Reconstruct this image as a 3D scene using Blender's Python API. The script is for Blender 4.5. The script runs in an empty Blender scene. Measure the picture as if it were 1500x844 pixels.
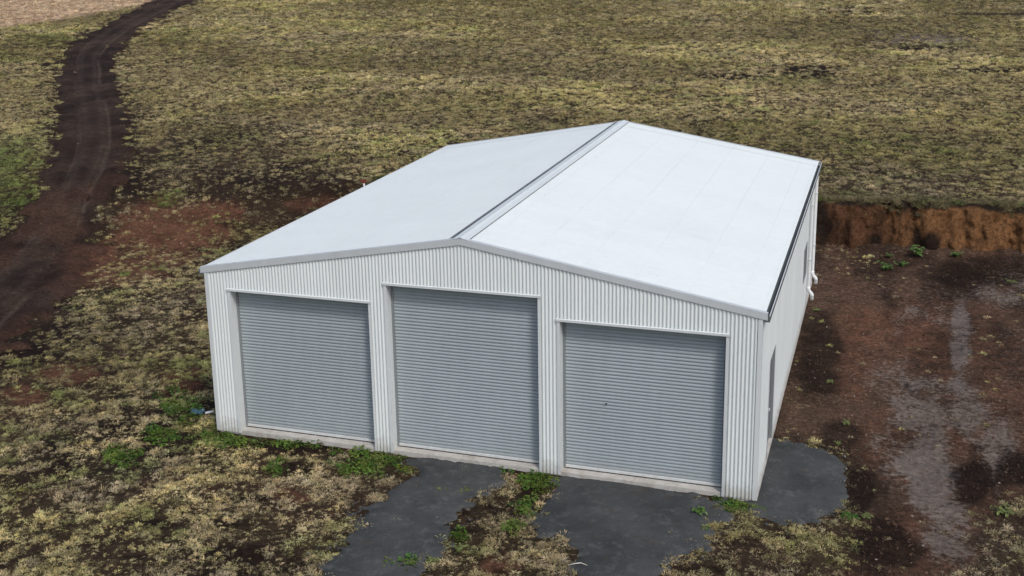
import bpy, bmesh, math, random
import numpy as np
from mathutils import Matrix, Vector

random.seed(7)
rng = np.random.default_rng(11)
scene = bpy.context.scene
col = scene.collection

# ------------------------------------------------------------------ camera
F_PX, OX, OY = 1717.29, 734.37, 329.47
CAM = np.array([14.0611, -21.2862, 10.8764])
YAW, PITCH, ROLL = 0.325683, -0.248714, -0.019294
cy_, sy_, cp_, sp_ = math.cos(YAW), math.sin(YAW), math.cos(PITCH), math.sin(PITCH)
FWD = np.array([-sy_*cp_, cy_*cp_, sp_]); RT0 = np.array([cy_, sy_, 0.0]); UP0 = np.cross(RT0, FWD)
RT = math.cos(ROLL)*RT0 + math.sin(ROLL)*UP0
UP = -math.sin(ROLL)*RT0 + math.cos(ROLL)*UP0
cd = bpy.data.cameras.new('camera'); cam = bpy.data.objects.new('camera', cd); col.objects.link(cam)
cd.sensor_width = 36.0; cd.lens = F_PX*36.0/1500.0
cd.shift_x = (750-OX)/1500.0; cd.shift_y = -(422-OY)/1500.0
cd.clip_start = 0.5; cd.clip_end = 4000
m = Matrix.Identity(4)
for i in range(3):
    m[i][0] = RT[i]; m[i][1] = UP[i]; m[i][2] = -FWD[i]; m[i][3] = CAM[i]
cam.matrix_world = m
scene.camera = cam

# ------------------------------------------------------------------ light
SUN_EL, SUN_AZ = 50.0, 136.0          # azimuth measured from +y towards +x
w = bpy.data.worlds.new('World'); scene.world = w; w.use_nodes = True
nt = w.node_tree; nt.nodes.clear()
sky = nt.nodes.new('ShaderNodeTexSky'); sky.sky_type = 'NISHITA'; sky.sun_disc = False
sky.sun_elevation = math.radians(SUN_EL); sky.sun_rotation = math.radians(SUN_AZ)
sky.air_density = 1.0; sky.dust_density = 3.0; sky.ozone_density = 1.0
bg = nt.nodes.new('ShaderNodeBackground'); bg.inputs[1].default_value = 0.12
wo = nt.nodes.new('ShaderNodeOutputWorld')
nt.links.new(sky.outputs[0], bg.inputs[0]); nt.links.new(bg.outputs[0], wo.inputs[0])
sl = bpy.data.lights.new('sun', 'SUN'); sl.energy = 1.5; sl.angle = math.radians(10); sl.color = (1.0, 0.992, 0.975)
so = bpy.data.objects.new('sun', sl); col.objects.link(so); so.location = (30, -20, 40)
sd = Vector((math.sin(math.radians(SUN_AZ))*math.cos(math.radians(SUN_EL)), math.cos(math.radians(SUN_AZ))*math.cos(math.radians(SUN_EL)), math.sin(math.radians(SUN_EL))))
so.rotation_euler = (-sd).to_track_quat('-Z', 'Y').to_euler()
vs = scene.view_settings; vs.view_transform = 'Standard'; vs.look = 'None'; vs.gamma = 1.0; vs.use_curve_mapping = False
vs.exposure = 0.08

# ------------------------------------------------------------------ noise and terrain
def _h(ix, iy, s):
    n = (ix.astype(np.int64)*374761393 + iy.astype(np.int64)*668265263 + s*362437) & 0xffffffff
    n = ((n ^ (n >> 13))*1274126177) & 0xffffffff
    n = ((n ^ (n >> 16))*2246822519) & 0xffffffff
    return ((n ^ (n >> 15)) & 0xffffff)/float(0xffffff)
def vn(x, y, s=0):
    x = np.asarray(x, float); y = np.asarray(y, float)
    ix = np.floor(x); iy = np.floor(y); fx = x-ix; fy = y-iy
    fx = fx*fx*(3-2*fx); fy = fy*fy*(3-2*fy)
    a = _h(ix, iy, s); b = _h(ix+1, iy, s); c = _h(ix, iy+1, s); d = _h(ix+1, iy+1, s)
    return (a*(1-fx)+b*fx)*(1-fy)+(c*(1-fx)+d*fx)*fy
def fbm(x, y, sc, s=0, o=4):
    x = np.asarray(x, float)/sc; y = np.asarray(y, float)/sc; r = 0; a = .5; t = 0
    for k in range(o):
        ca, sa = math.cos(.7*k+.3), math.sin(.7*k+.3)
        r = r+a*vn(x*ca-y*sa, x*sa+y*ca, s+k*17); t += a; a *= .5; x = x*2.03+7.1; y = y*2.03+3.3
    return r/t
def ss(a, b, x):
    t = np.clip((x-a)/(b-a), 0, 1); return t*t*(3-2*t)
BX = [-200, -30, -6, 6, 12, 18.5, 30, 60, 200]
BY = [21, 20.5, 19.6, 19.7, 20.05, 20.6, 21.5, 24, 30]
def bank_y(x): return np.interp(x, BX, BY)
def bank_w(x): return np.interp(x, [-24, -16, -10, -6, -2, 2], [15, 12, 7, 2.6, 1.1, 0.85])
def hgt(x, y, back=0.0):
    """height of the land; the cut bank stands at bank_y"""
    x = np.asarray(x, float); y = np.asarray(y, float)
    yb = bank_y(x)+(fbm(x, y*0, 3.0, 3, 2)-.5)*0.5; bw = bank_w(x)
    sharp = np.clip((3-bw)/2, 0, 1)
    y2 = y-back*sharp
    s = ss(0, 1, (y2-(yb-bw))/bw)
    tal = 0.22*ss(-2.4, -.6, y-yb)*(1-s)
    d = np.maximum(0, y-yb-.5)
    fld = 0.042*d + 0.5*(fbm(x, y, 26, 5, 3)-.5)*ss(0, 20, d)
    low = -0.10-0.05*ss(0, -8, y)+0.09*(fbm(x, y, 5, 8, 3)-.5)
    low = low-.03*ss(11.5, 13, x)*ss(14, 2, y)
    near = ss(-1.4, .2, x)*ss(13.4, 11.8, x)*ss(-1.6, .2, y)*ss(16.4, 14.8, y)
    low = low*(1-near)+near*-0.11
    return low + 1.45*s + tal + fld
def ray(px, py): return FWD + ((px-OX)*RT - (py-OY)*UP)/F_PX
def at(px, py, z=None):
    """a photo pixel as a point on the land (or on a level plane)"""
    d = ray(px, py)
    if z is not None:
        t = (z-CAM[2])/d[2]; return CAM+t*d
    ts = np.linspace(12, 400, 4000); P = CAM[None]+ts[:, None]*d[None]
    g = P[:, 2]-hgt(P[:, 0], P[:, 1]); i = int(np.argmax(g < 0)) if (g < 0).any() else len(ts)-1
    if i > 0:
        t = ts[i-1]+(ts[i]-ts[i-1])*g[i-1]/(g[i-1]-g[i]+1e-9)
        P = CAM+t*d; return P
    return P[i]
def pix(x, y, z):
    D = np.stack([x-CAM[0], y-CAM[1], z-CAM[2]], -1); f = D@FWD
    f2 = np.where(f < .1, .1, f)
    return OX+F_PX*(D@RT)/f2, OY-F_PX*(D@UP)/f2, f
class Patch:
    def __init__(s, px, py, rx, ry):
        a = at(px-rx, py)[:2]; b = at(px+rx, py)[:2]; c = at(px, py+ry)[:2]; d = at(px, py-ry)[:2]
        s.c = (a+b+c+d)/4; s.M = np.linalg.inv(np.stack([(b-a)/2, (d-c)/2], 1)+np.eye(2)*1e-4)
    def __call__(s, x, y, n=0):
        u = s.M[0, 0]*(x-s.c[0])+s.M[0, 1]*(y-s.c[1]); v = s.M[1, 0]*(x-s.c[0])+s.M[1, 1]*(y-s.c[1])
        return ss(1.35, .45, np.sqrt(u*u+v*v)+n)
def patches(lst): return [(Patch(*a[:4]), a[4]) for a in lst]
def pmask(lst, x, y, n):
    r = np.zeros_like(x)
    for p, s in lst: r = np.maximum(r, s*p(x, y, n))
    return r
def sdf(poly, x, y):
    """signed distance to a polygon, negative inside"""
    P = np.asarray(poly); d2 = np.full(x.shape, 1e9); ins = np.zeros(x.shape, bool); n = len(P)
    for i in range(n):
        a = P[i]; b = P[(i+1) % n]; e = b-a
        t = np.clip(((x-a[0])*e[0]+(y-a[1])*e[1])/(e@e+1e-12), 0, 1)
        d2 = np.minimum(d2, (x-a[0]-t*e[0])**2+(y-a[1]-t*e[1])**2)
        cnd = (a[1] > y) != (b[1] > y)
        xi = a[0]+(y-a[1])*e[0]/(e[1] if abs(e[1]) > 1e-9 else 1e-9)
        ins ^= cnd & (x < xi)
    d = np.sqrt(d2); return np.where(ins, -d, d)
def poly(pts, z=None): return [at(a, b, z)[:2] for a, b in pts]

APRON = [
 poly([(587, 668), (596, 690), (572, 711), (560, 732), (530, 738), (517, 756), (524, 771), (503, 786), (500, 797), (479, 807), (466, 824), (440, 880), (600, 885), (622, 844), (628, 822), (645, 806), (660, 780), (678, 762), (686, 732), (710, 722), (738, 711), (748, 696), (735, 680), (700, 674), (640, 667)], -.1),
 poly([(817, 703), (850, 700), (925, 708), (990, 718), (1040, 727), (1062, 737), (1066, 750), (1055, 770), (1040, 788), (1020, 808), (1000, 818), (975, 835), (960, 860), (945, 900), (828, 905), (829, 835), (828, 803), (818, 788), (794, 784), (787, 768), (788, 750), (802, 735), (830, 729)], -.1),
 poly([(1103, 730), (1113, 754), (1160, 757), (1226, 752), (1240, 715), (1243, 690), (1234, 666), (1203, 653), (1150, 643), (1118, 641)], -.1)]
YARD = [np.array([11.9, 9.]), np.array([11.4, 19.7]), np.array([18., 20.4]), np.array([40., 21.8]), np.array([40., 4.])]+poly([(1700, 730), (1500, 735), (1430, 790), (1400, 900), (1230, 900), (1262, 800), (1236, 745), (1248, 690), (1210, 648), (1118, 640)], -.1)
TROW = [(0, 225, 285), (20, 190, 247), (40, 150, 213), (62, 108, 184), (86, 95, 164), (123, 86, 170), (160, 87, 182), (197, 87, 188), (234, 80, 186), (265, 68, 176), (302, 47, 152), (335, 24, 150), (365, -5, 146), (395, -36, 124), (428, -75, 96), (462, -110, 64), (500, -150, 30)]
TL = np.array([at(l, y)[:2] for y, l, r in TROW]); TR = np.array([at(r, y)[:2] for y, l, r in TROW])
for k in range(4):      # the track goes on beyond the frame at both ends
    TL = np.vstack([TL, 2*TL[-1]-TL[-2]]); TR = np.vstack([TR, 2*TR[-1]-TR[-2]])
    TL = np.vstack([2*TL[0]-TL[1], TL]); TR = np.vstack([2*TR[0]-TR[1], TR])
TRACK = list(TL)+list(TR[::-1])
RED = patches([(140, 385, 70, 32, .8), (215, 320, 60, 30, .7), (250, 340, 95, 30, .9), (300, 312, 60, 18, .8), (185, 398, 60, 18, .8), (240, 375, 70, 25, .7), (102, 549, 55, 14, .7), (33, 581, 40, 16, .7), (265, 560, 45, 25, .5), (480, 300, 70, 14, .6), (1310, 478, 95, 38, .75), (1250, 545, 35, 45, .55), (1300, 520, 60, 30, .5), (1480, 600, 60, 60, .45), (1240, 420, 40, 30, .3), (420, 724, 42, 16, .55), (765, 702, 18, 12, .5), (822, 722, 14, 8, .8), (735, 828, 40, 18, .5), (1440, 470, 50, 30, .3), (90, 335, 40, 30, .5)])
MUD = patches([(1330, 590, 55, 60, .6), (1350, 690, 50, 65, .95), (1408, 520, 16, 75, .95), (1345, 470, 40, 22, .6), (1385, 775, 45, 45, .8), (1420, 600, 30, 40, .5), (1460, 660, 30, 50, .5), (1440, 800, 60, 40, .45), (1365, 640, 25, 40, .6), (1475, 420, 45, 28, .5), (1300, 650, 30, 25, .4), (1350, 58, 75, 10, .7), (1300, 50, 40, 7, .5), (280, 4, 25, 4, .9)])
DARK = patches([(1425, 700, 35, 45, .9), (1492, 690, 50, 32, .9), (1200, 520, 38, 70, .7), (1295, 795, 65, 45, .9), (1450, 400, 90, 26, .7), (1235, 640, 35, 30, .6), (1260, 720, 22, 60, .8), (20, 515, 45, 20, .8), (35, 495, 30, 10, .6), (430, 655, 65, 11, .9), (440, 690, 30, 14, .8), (345, 810, 60, 14, .8), (230, 768, 36, 9, .8), (335, 768, 28, 10, .8), (140, 792, 40, 9, .6), (200, 815, 30, 8, .8), (150, 690, 20, 6, .5), (375, 730, 35, 9, .7), (350, 590, 25, 40, .0), (720, 745, 9, 6, .8), (690, 778, 9, 5, .8), (1190, 104, 55, 11, .9), (1070, 112, 60, 6, .7), (1350, 70, 60, 5, .8), (1250, 16, 50, 7, .7), (1450, 104, 60, 4, .7), (60, 95, 40, 3, .7), (450, 270, 90, 26, .5), (330, 265, 60, 20, .5), (200, 270, 30, 40, .6), (1040, 835, 60, 10, .7)])
GREEN = patches([(8, 255, 40, 60, .9), (535, 683, 62, 19, 1), (437, 651, 32, 7, .9), (400, 686, 18, 11, .8), (335, 642, 60, 12, .9), (232, 638, 26, 12, .8), (182, 672, 28, 15, .7), (92, 642, 22, 12, .6), (95, 585, 24, 12, .6), (14, 676, 20, 12, .7), (260, 600, 30, 30, .5), (790, 702, 25, 17, 1), (770, 742, 14, 18, .7), (752, 772, 14, 10, .7), (668, 788, 10, 6, .9), (1085, 742, 32, 9, 1), (600, 660, 22, 4, 1), (240, 295, 26, 9, 1), (262, 282, 16, 6, .8), (183, 402, 14, 5, .8), (225, 394, 22, 7, .7), (20, 232, 55, 40, .75), (25, 285, 45, 30, .9), (60, 200, 30, 20, .4), (1240, 285, 40, 10, .6), (1330, 288, 30, 8, .4), (1170, 118, 60, 8, .6), (1390, 66, 60, 6, .5), (70, 60, 50, 12, .7), (10, 85, 40, 12, .5), (330, 200, 60, 20, .3), (590, 825, 20, 6, .9), (1245, 758, 12, 8, .8)])
THIN = patches([(320, 235, 150, 60, .75), (430, 290, 120, 40, .6), (110, 520, 100, 40, .4), (60, 470, 60, 25, .6), (420, 790, 60, 40, .15), (200, 780, 160, 50, .1), (1150, 815, 40, 20, .1)])
CROP = [at(a, b)[:2] for a, b in [(-260, 78), (0, 42), (120, 24), (230, 4)]]+[np.array([-90., 170]), np.array([-300., 300]), np.array([-300., 60])]

def masks(x, y):
    n1 = (fbm(x, y, 1.1, 21, 3)-.5)*.9; n2 = (fbm(x, y, .45, 22, 2)-.5)*.5
    r = {}
    r['red'] = pmask(RED, x, y, n1+n2); r['mud'] = pmask(MUD, x, y, n1); r['dark'] = pmask(DARK, x, y, n1+n2)
    r['green'] = pmask(GREEN, x, y, n1*.9+n2*.6); r['thin'] = pmask(THIN, x, y, n1)
    r['yard'] = ss(.5, -.5, sdf(YARD, x, y)+n1*1.2+n2)
    td = sdf(TRACK, x, y)+n1*1.6+n2*1.2; r['track'] = ss(.35, -.35, td); r['verge'] = ss(1.6, -.2, td)
    a = np.full(x.shape, 1e9)
    for P in APRON: a = np.minimum(a, sdf(P, x, y))
    r['apron'] = ss(.12, -.12, a+n1*.25+n2*.45); r['gravel'] = ss(.02, -.30, a+n1*.5+n2*.9)
    r['crop'] = ss(.8, -.8, sdf(CROP, x, y)+n1*2)
    return r

# ------------------------------------------------------------------ materials
def mat(name): 
    mt = bpy.data.materials.new(name); mt.use_nodes = True
    n = mt.node_tree; b = n.nodes['Principled BSDF']; return mt, n, b
def lk(n, a, b): n.links.new(a, b)
def noise_node(n, scale, detail=5, rough=.6, vec=None):
    t = n.nodes.new('ShaderNodeTexNoise'); t.inputs['Scale'].default_value = scale; t.inputs['Detail'].default_value = detail; t.inputs['Roughness'].default_value = rough
    if vec is not None: lk(n, vec, t.inputs['Vector'])
    return t
def mathn(n, op, a, b=None, clamp=False):
    t = n.nodes.new('ShaderNodeMath'); t.operation = op; t.use_clamp = clamp
    for i, v in enumerate((a, b)):
        if v is None: continue
        if isinstance(v, (int, float)): t.inputs[i].default_value = v
        else: lk(n, v, t.inputs[i])
    return t.outputs[0]
def maprange(n, v, a, b, c, d):
    t = n.nodes.new('ShaderNodeMapRange'); lk(n, v, t.inputs[0])
    for i, k in enumerate((a, b, c, d)): t.inputs[i+1].default_value = k
    return t.outputs[0]
def mixc(n, fac, a, b, mode='MIX'):
    t = n.nodes.new('ShaderNodeMix'); t.data_type = 'RGBA'; t.blend_type = mode
    if isinstance(fac, (int, float)): t.inputs[0].default_value = fac
    else: lk(n, fac, t.inputs[0])
    for i, v in ((6, a), (7, b)):
        if isinstance(v, tuple): t.inputs[i].default_value = v if len(v) == 4 else (*v, 1)
        else: lk(n, v, t.inputs[i])
    return t.outputs[2]
def bump(n, b, h, strength, dist):
    t = n.nodes.new('ShaderNodeBump'); t.inputs['Strength'].default_value = strength; t.inputs['Distance'].default_value = dist
    lk(n, h, t.inputs['Height']); lk(n, t.outputs[0], b.inputs['Normal']); return t
def objvec(n):
    return n.nodes.new('ShaderNodeNewGeometry').outputs['Position']

def soil_material(name, rough=.92, bumps=(.9, .05)):
    mt, n, b = mat(name); v = objvec(n)
    at_ = n.nodes.new('ShaderNodeAttribute'); at_.attribute_name = 'soil'
    ms = n.nodes.new('ShaderNodeAttribute'); ms.attribute_name = 'smask'; sx = n.nodes.new('ShaderNodeSeparateColor'); lk(n, ms.outputs['Color'], sx.inputs[0])
    a = noise_node(n, 1.6, 6, .65, v); c = noise_node(n, 9, 8, .72, v); f = noise_node(n, 46, 5, .7, v); e = noise_node(n, 3.2, 9, .72, v)
    def brk(m, t, amt, w=.14):      # a mask broken up by fine noise
        q = mathn(n, 'ADD', m, mathn(n, 'MULTIPLY', mathn(n, 'SUBTRACT', t.outputs[0], .5), amt)); return maprange(n, q, .5-w, .5+w, 0, 1)
    base = at_.outputs['Color']
    base = mixc(n, mathn(n, 'MULTIPLY', brk(sx.outputs[1], e, 2.2, .3), .8), base, (.165, .078, .047))
    mud = brk(sx.outputs[0], c, 2.2, .2)
    base = mixc(n, mathn(n, 'MULTIPLY', mud, .85), base, (.20, .160, .132))
    base = mixc(n, mathn(n, 'MULTIPLY', brk(sx.outputs[2], e, 1.8), .85), base, (.020, .0125, .009))
    k = maprange(n, a.outputs[0], .3, .7, .7, 1.3); k2 = maprange(n, c.outputs[0], .32, .68, .45, 1.6); k3 = maprange(n, f.outputs[0], .3, .7, .55, 1.5)
    kk = mathn(n, 'MULTIPLY', mathn(n, 'MULTIPLY', k, k2), k3)
    cc = n.nodes.new('ShaderNodeVectorMath'); cc.operation = 'SCALE'; lk(n, base, cc.inputs[0]); lk(n, kk, cc.inputs['Scale'])
    vo = n.nodes.new('ShaderNodeTexVoronoi'); vo.inputs['Scale'].default_value = 14; lk(n, v, vo.inputs['Vector'])
    fl = maprange(n, vo.outputs['Distance'], .09, .13, 1, 0)
    rr = maprange(n, vo.outputs['Color'], .86, .9, 0, .75)
    fl = mathn(n, 'MULTIPLY', fl, rr, True)
    lk(n, mixc(n, fl, cc.outputs[0], (.30, .25, .2)), b.inputs['Base Color'])
    wt = mathn(n, 'MULTIPLY', at_.outputs['Alpha'], mud)
    lk(n, maprange(n, wt, 0, 1, rough, .45), b.inputs['Roughness']); lk(n, maprange(n, wt, 0, 1, .08, .3), b.inputs['Specular IOR Level'])
    hh = mathn(n, 'ADD', mathn(n, 'MULTIPLY', c.outputs[0], .8), mathn(n, 'ADD', mathn(n, 'MULTIPLY', f.outputs[0], .25), e.outputs[0]))
    bump(n, b, hh, *bumps); return mt
M_SOIL = soil_material('soil', .92, (1.0, .13))
M_TRACK = soil_material('track_soil', .9, (1.0, .09))
M_BANK = soil_material('bank_soil', .95, (1.0, .22))

def apron_material():
    mt, n, b = mat('dark_gravel'); v = objvec(n)
    a = noise_node(n, .9, 7, .65, v); c = noise_node(n, 4, 9, .75, v); f = noise_node(n, 60, 5, .7, v)
    base = mixc(n, maprange(n, a.outputs[0], .35, .65, 0, 1), (.034, .037, .038), (.060, .063, .063))
    base = mixc(n, maprange(n, c.outputs[0], .52, .70, 0, .7), base, (.105, .105, .10))
    base = mixc(n, maprange(n, f.outputs[0], .3, .7, 0, 1), base, (1.5, 1.5, 1.5), 'MULTIPLY')
    d = noise_node(n, 2.1, 4, .6, v)
    base = mixc(n, maprange(n, d.outputs[0], .58, .7, 0, .4), base, (.07, .055, .045))
    vo = n.nodes.new('ShaderNodeTexVoronoi'); vo.inputs['Scale'].default_value = 26; lk(n, v, vo.inputs['Vector'])
    fl = mathn(n, 'MULTIPLY', maprange(n, vo.outputs['Distance'], .16, .24, 1, 0), maprange(n, vo.outputs['Color'], .78, .84, 0, .7), True)
    base = mixc(n, fl, base, (.2, .2, .19))
    lk(n, base, b.inputs['Base Color']); b.inputs['Roughness'].default_value = .9; b.inputs['Specular IOR Level'].default_value = .12
    bump(n, b, mathn(n, 'ADD', c.outputs[0], mathn(n, 'MULTIPLY', f.outputs[0], .5)), .6, .02); return mt
M_APRON = apron_material()

def steel(name, c, rough=.42, streak=.06, spec=.5, dirt=0.0, rnd=.05, metal=0.0):
    mt, n, b = mat(name); v = objvec(n)
    mp = n.nodes.new('ShaderNodeMapping'); lk(n, v, mp.inputs[0]); mp.inputs['Scale'].default_value = (3, 3, .35)
    a = noise_node(n, 1.6, 5, .6, mp.outputs[0]); f = noise_node(n, .45, 3, .5, v)
    k = mathn(n, 'ADD', maprange(n, a.outputs[0], .25, .75, 1-streak, 1+streak*.5), maprange(n, f.outputs[0], .3, .7, -streak*.6, streak*.4))
    oi = n.nodes.new('ShaderNodeObjectInfo'); k = mathn(n, 'ADD', k, maprange(n, oi.outputs['Random'], 0, 1, -rnd, rnd*.5))
    cc = n.nodes.new('ShaderNodeVectorMath'); cc.operation = 'SCALE'; cc.inputs[0].default_value = c; lk(n, k, cc.inputs['Scale'])
    out = cc.outputs[0]
    if dirt > 0:
        # mud splashed up the lowest part of the sheets, and dust flecks
        sp = n.nodes.new('ShaderNodeSeparateXYZ'); lk(n, v, sp.inputs[0])
        dn = noise_node(n, 6, 5, .7, v)
        g = maprange(n, mathn(n, 'ADD', sp.outputs[2], mathn(n, 'MULTIPLY', mathn(n, 'SUBTRACT', dn.outputs[0], .5), .7)), -.1, .3, dirt, 0)
        out = mixc(n, mathn(n, 'MULTIPLY', g, 1, True), out, (.22, .15, .10))
    lk(n, out, b.inputs['Base Color']); b.inputs['Metallic'].default_value = metal
    lk(n, maprange(n, a.outputs[0], .2, .8, rough-.06, rough+.1), b.inputs['Roughness']); b.inputs['Specular IOR Level'].default_value = spec
    return mt
M_ROOF = steel('roof_steel', (.715, .762, .758), .5, .035, .35, 0, .012)
def spots(mt):      # bird droppings, dust specks and faint drip streaks
    n = mt.node_tree; b = n.nodes['Principled BSDF']; v = objvec(n); src = b.inputs['Base Color'].links[0].from_socket
    a = noise_node(n, 22, 2, .5, v); m_ = noise_node(n, .5, 3, .6, v)
    f = mathn(n, 'MULTIPLY', maprange(n, a.outputs[0], .70, .76, 0, .55), maprange(n, m_.outputs[0], .48, .62, 0, 1), True)
    c1 = mixc(n, f, src, (.30, .30, .29))
    mp = n.nodes.new('ShaderNodeMapping'); lk(n, v, mp.inputs[0]); mp.inputs['Scale'].default_value = (.35, 9, .35)
    st = noise_node(n, 1.3, 5, .65, mp.outputs[0])
    c2 = mixc(n, maprange(n, st.outputs[0], 0.5, .75, 0, .14), c1, (.56, .58, .58)); lk(n, c2, b.inputs['Base Color'])
spots(M_ROOF)
M_WALL = steel('wall_steel', (.79, .84, .83), .4, .05, .5, .55, .04)
M_TRIM = steel('trim_steel', (.72, .755, .755), .42, .05, .45, .3)
M_BARGE = steel('barge_steel', (.60, .635, .645), .45, .06, .45)
M_DOOR = steel('door_steel', (.362, .412, .432), .42, .07, .5, .25, .04)
M_GUIDE = steel('guide_steel', (.22, .24, .25), .5, .05)
M_PVC = steel('white_pipe', (.82, .83, .83), .35, .03, .5)
M_ZINC = steel('screw_steel', (.62, .65, .65), .5, .05)
M_BLACK = steel('dark_leaf', (.16, .165, .175), .45, .1, .5)
M_GUT = steel('galvanised', (.13, .145, .15), .5, .12)
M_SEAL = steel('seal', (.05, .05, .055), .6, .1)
def concrete():
    mt, n, b = mat('concrete'); v = objvec(n)
    a = noise_node(n, 3, 6, .65, v); f = noise_node(n, 70, 3, .6, v)
    base = mixc(n, maprange(n, a.outputs[0], .35, .68, 0, 1), (.46, .43, .38), (.64, .62, .58))
    d = noise_node(n, 1.4, 5, .7, v)
    base = mixc(n, maprange(n, d.outputs[0], .52, .7, 0, .7), base, (.24, .17, .12))
    base = mixc(n, maprange(n, f.outputs[0], .35, .7, 0, .35), base, (.25, .24, .22))
    lk(n, base, b.inputs['Base Color']); b.inputs['Roughness'].default_value = .9
    bump(n, b, f.outputs[0], .4, .01); return mt
M_CONC = concrete()
def glass():
    mt, n, b = mat('window_glass'); b.inputs['Base Color'].default_value = (.03, .035, .04, 1); b.inputs['Roughness'].default_value = .08; b.inputs['Specular IOR Level'].default_value = .6
    return mt
M_GLASS = glass()
def plain(name, c, rough=.6):
    mt, n, b = mat(name); v = objvec(n); a = noise_node(n, 9, 4, .6, v)
    lk(n, mixc(n, maprange(n, a.outputs[0], .3, .7, 0, 1), tuple(k*.75 for k in c), tuple(min(1, k*1.2) for k in c)), b.inputs['Base Color']); b.inputs['Roughness'].default_value = rough
    return mt
def leafy(name, attr_type):
    mt, n, b = mat(name)
    a = n.nodes.new('ShaderNodeAttribute'); a.attribute_type = attr_type; a.attribute_name = 'gcol'
    v = n.nodes.new('ShaderNodeAttribute'); v.attribute_name = 'bladev'
    cc = n.nodes.new('ShaderNodeVectorMath'); cc.operation = 'SCALE'; lk(n, a.outputs['Color'], cc.inputs[0])
    lk(n, maprange(n, v.outputs['Fac'], 0, 1, .55, 1.5), cc.inputs['Scale'])
    lk(n, cc.outputs[0], b.inputs['Base Color']); b.inputs['Roughness'].default_value = .75; b.inputs['Specular IOR Level'].default_value = .2
    tr = n.nodes.new('ShaderNodeBsdfTranslucent'); lk(n, cc.outputs[0], tr.inputs[0])
    mx = n.nodes.new('ShaderNodeMixShader'); mx.inputs[0].default_value = .22
    out = n.nodes['Material Output']; lk(n, b.outputs[0], mx.inputs[1]); lk(n, tr.outputs[0], mx.inputs[2]); lk(n, mx.outputs[0], out.inputs[0])
    return mt
M_GRASS = leafy('grass_blades', 'INSTANCER')

# ------------------------------------------------------------------ object helpers
def link(o, parent=None):
    col.objects.link(o)
    if parent is not None: o.parent = parent
    return o
def mesh_obj(name, verts, faces, mt, parent=None, smooth=False):
    me = bpy.data.meshes.new(name); me.from_pydata([tuple(map(float, v)) for v in verts], [], faces); me.materials.append(mt)
    if smooth: me.polygons.foreach_set('use_smooth', [True]*len(me.polygons))
    me.update(); return link(bpy.data.objects.new(name, me), parent)
def bm_obj(name, bm, mt, parent=None, smooth=False):
    me = bpy.data.meshes.new(name); bm.normal_update(); bm.to_mesh(me); bm.free(); me.materials.append(mt)
    if smooth: me.polygons.foreach_set('use_smooth', [True]*len(me.polygons))
    return link(bpy.data.objects.new(name, me), parent)
def tag(o, label=None, cat=None, group=None, kind=None):
    for k, v in (('label', label), ('category', cat), ('group', group), ('kind', kind)):
        if v: o[k] = v
    return o
def empty(name, loc=(0, 0, 0), rz=0):
    o = bpy.data.objects.new(name, None); o.location = loc; o.rotation_euler = (0, 0, rz); o.empty_display_size = .3; return link(o)
def add_box(bm, a, b, bev=0.0):
    (x0, y0, z0), (x1, y1, z1) = a, b
    vs_ = [bm.verts.new(p) for p in ((x0, y0, z0), (x1, y0, z0), (x1, y1, z0), (x0, y1, z0), (x0, y0, z1), (x1, y0, z1), (x1, y1, z1), (x0, y1, z1))]
    fs = [bm.faces.new([vs_[i] for i in f]) for f in ((3, 2, 1, 0), (4, 5, 6, 7), (0, 1, 5, 4), (1, 2, 6, 5), (2, 3, 7, 6), (3, 0, 4, 7))]
    if bev > 0: bmesh.ops.bevel(bm, geom=list({e for f in fs for e in f.edges}), offset=bev, segments=2, affect='EDGES', profile=.6)
def box(name, a, b, mt, parent=None, bev=0.0):
    bm = bmesh.new(); add_box(bm, a, b, bev); return bm_obj(name, bm, mt, parent)
def tube(name, path, r, mt, parent=None, seg=14, cap=True):
    path = [Vector(p) for p in path]; V = []; Fc = []
    for i, p in enumerate(path):
        d = (path[min(i+1, len(path)-1)]-path[max(i-1, 0)]).normalized()
        rr = r[i] if isinstance(r, (list, tuple)) else r
        a = d.cross(Vector((0, 1, .013))).normalized(); b = d.cross(a).normalized()
        for k in range(seg):
            t = 2*math.pi*k/seg; V.append(p+a*(rr*math.cos(t))+b*(rr*math.sin(t)))
    for i in range(len(path)-1):
        for k in range(seg):
            k2 = (k+1) % seg; Fc.append((i*seg+k, i*seg+k2, (i+1)*seg+k2, (i+1)*seg+k))
    if cap: Fc.append(tuple(range(seg))[::-1]); Fc.append(tuple(range((len(path)-1)*seg, len(path)*seg)))
    return mesh_obj(name, V, Fc, mt, parent, True)
def prism(name, sec, path, mt, parent=None, smooth=False):
    """closed section given at every station of a path: sec(i) -> list of points"""
    V = []; Fc = []; n = None
    for i in range(path):
        s = sec(i); n = len(s); V += s
    for i in range(path-1):
        for k in range(n):
            k2 = (k+1) % n; Fc.append((i*n+k, i*n+k2, (i+1)*n+k2, (i+1)*n+k))
    Fc.append(tuple(range(n))[::-1]); Fc.append(tuple(range((path-1)*n, path*n)))
    return mesh_obj(name, V, Fc, mt, parent, smooth)
def set_soil(me, c, m3=None):
    if m3 is not None:
        a2 = me.color_attributes.new('smask', 'FLOAT_COLOR', 'POINT'); a2.data.foreach_set('color', np.ascontiguousarray(m3, dtype=np.float32).ravel())
    at_ = me.color_attributes.new('soil', 'FLOAT_COLOR', 'POINT'); at_.data.foreach_set('color', np.ascontiguousarray(c, dtype=np.float32).ravel())
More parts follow.
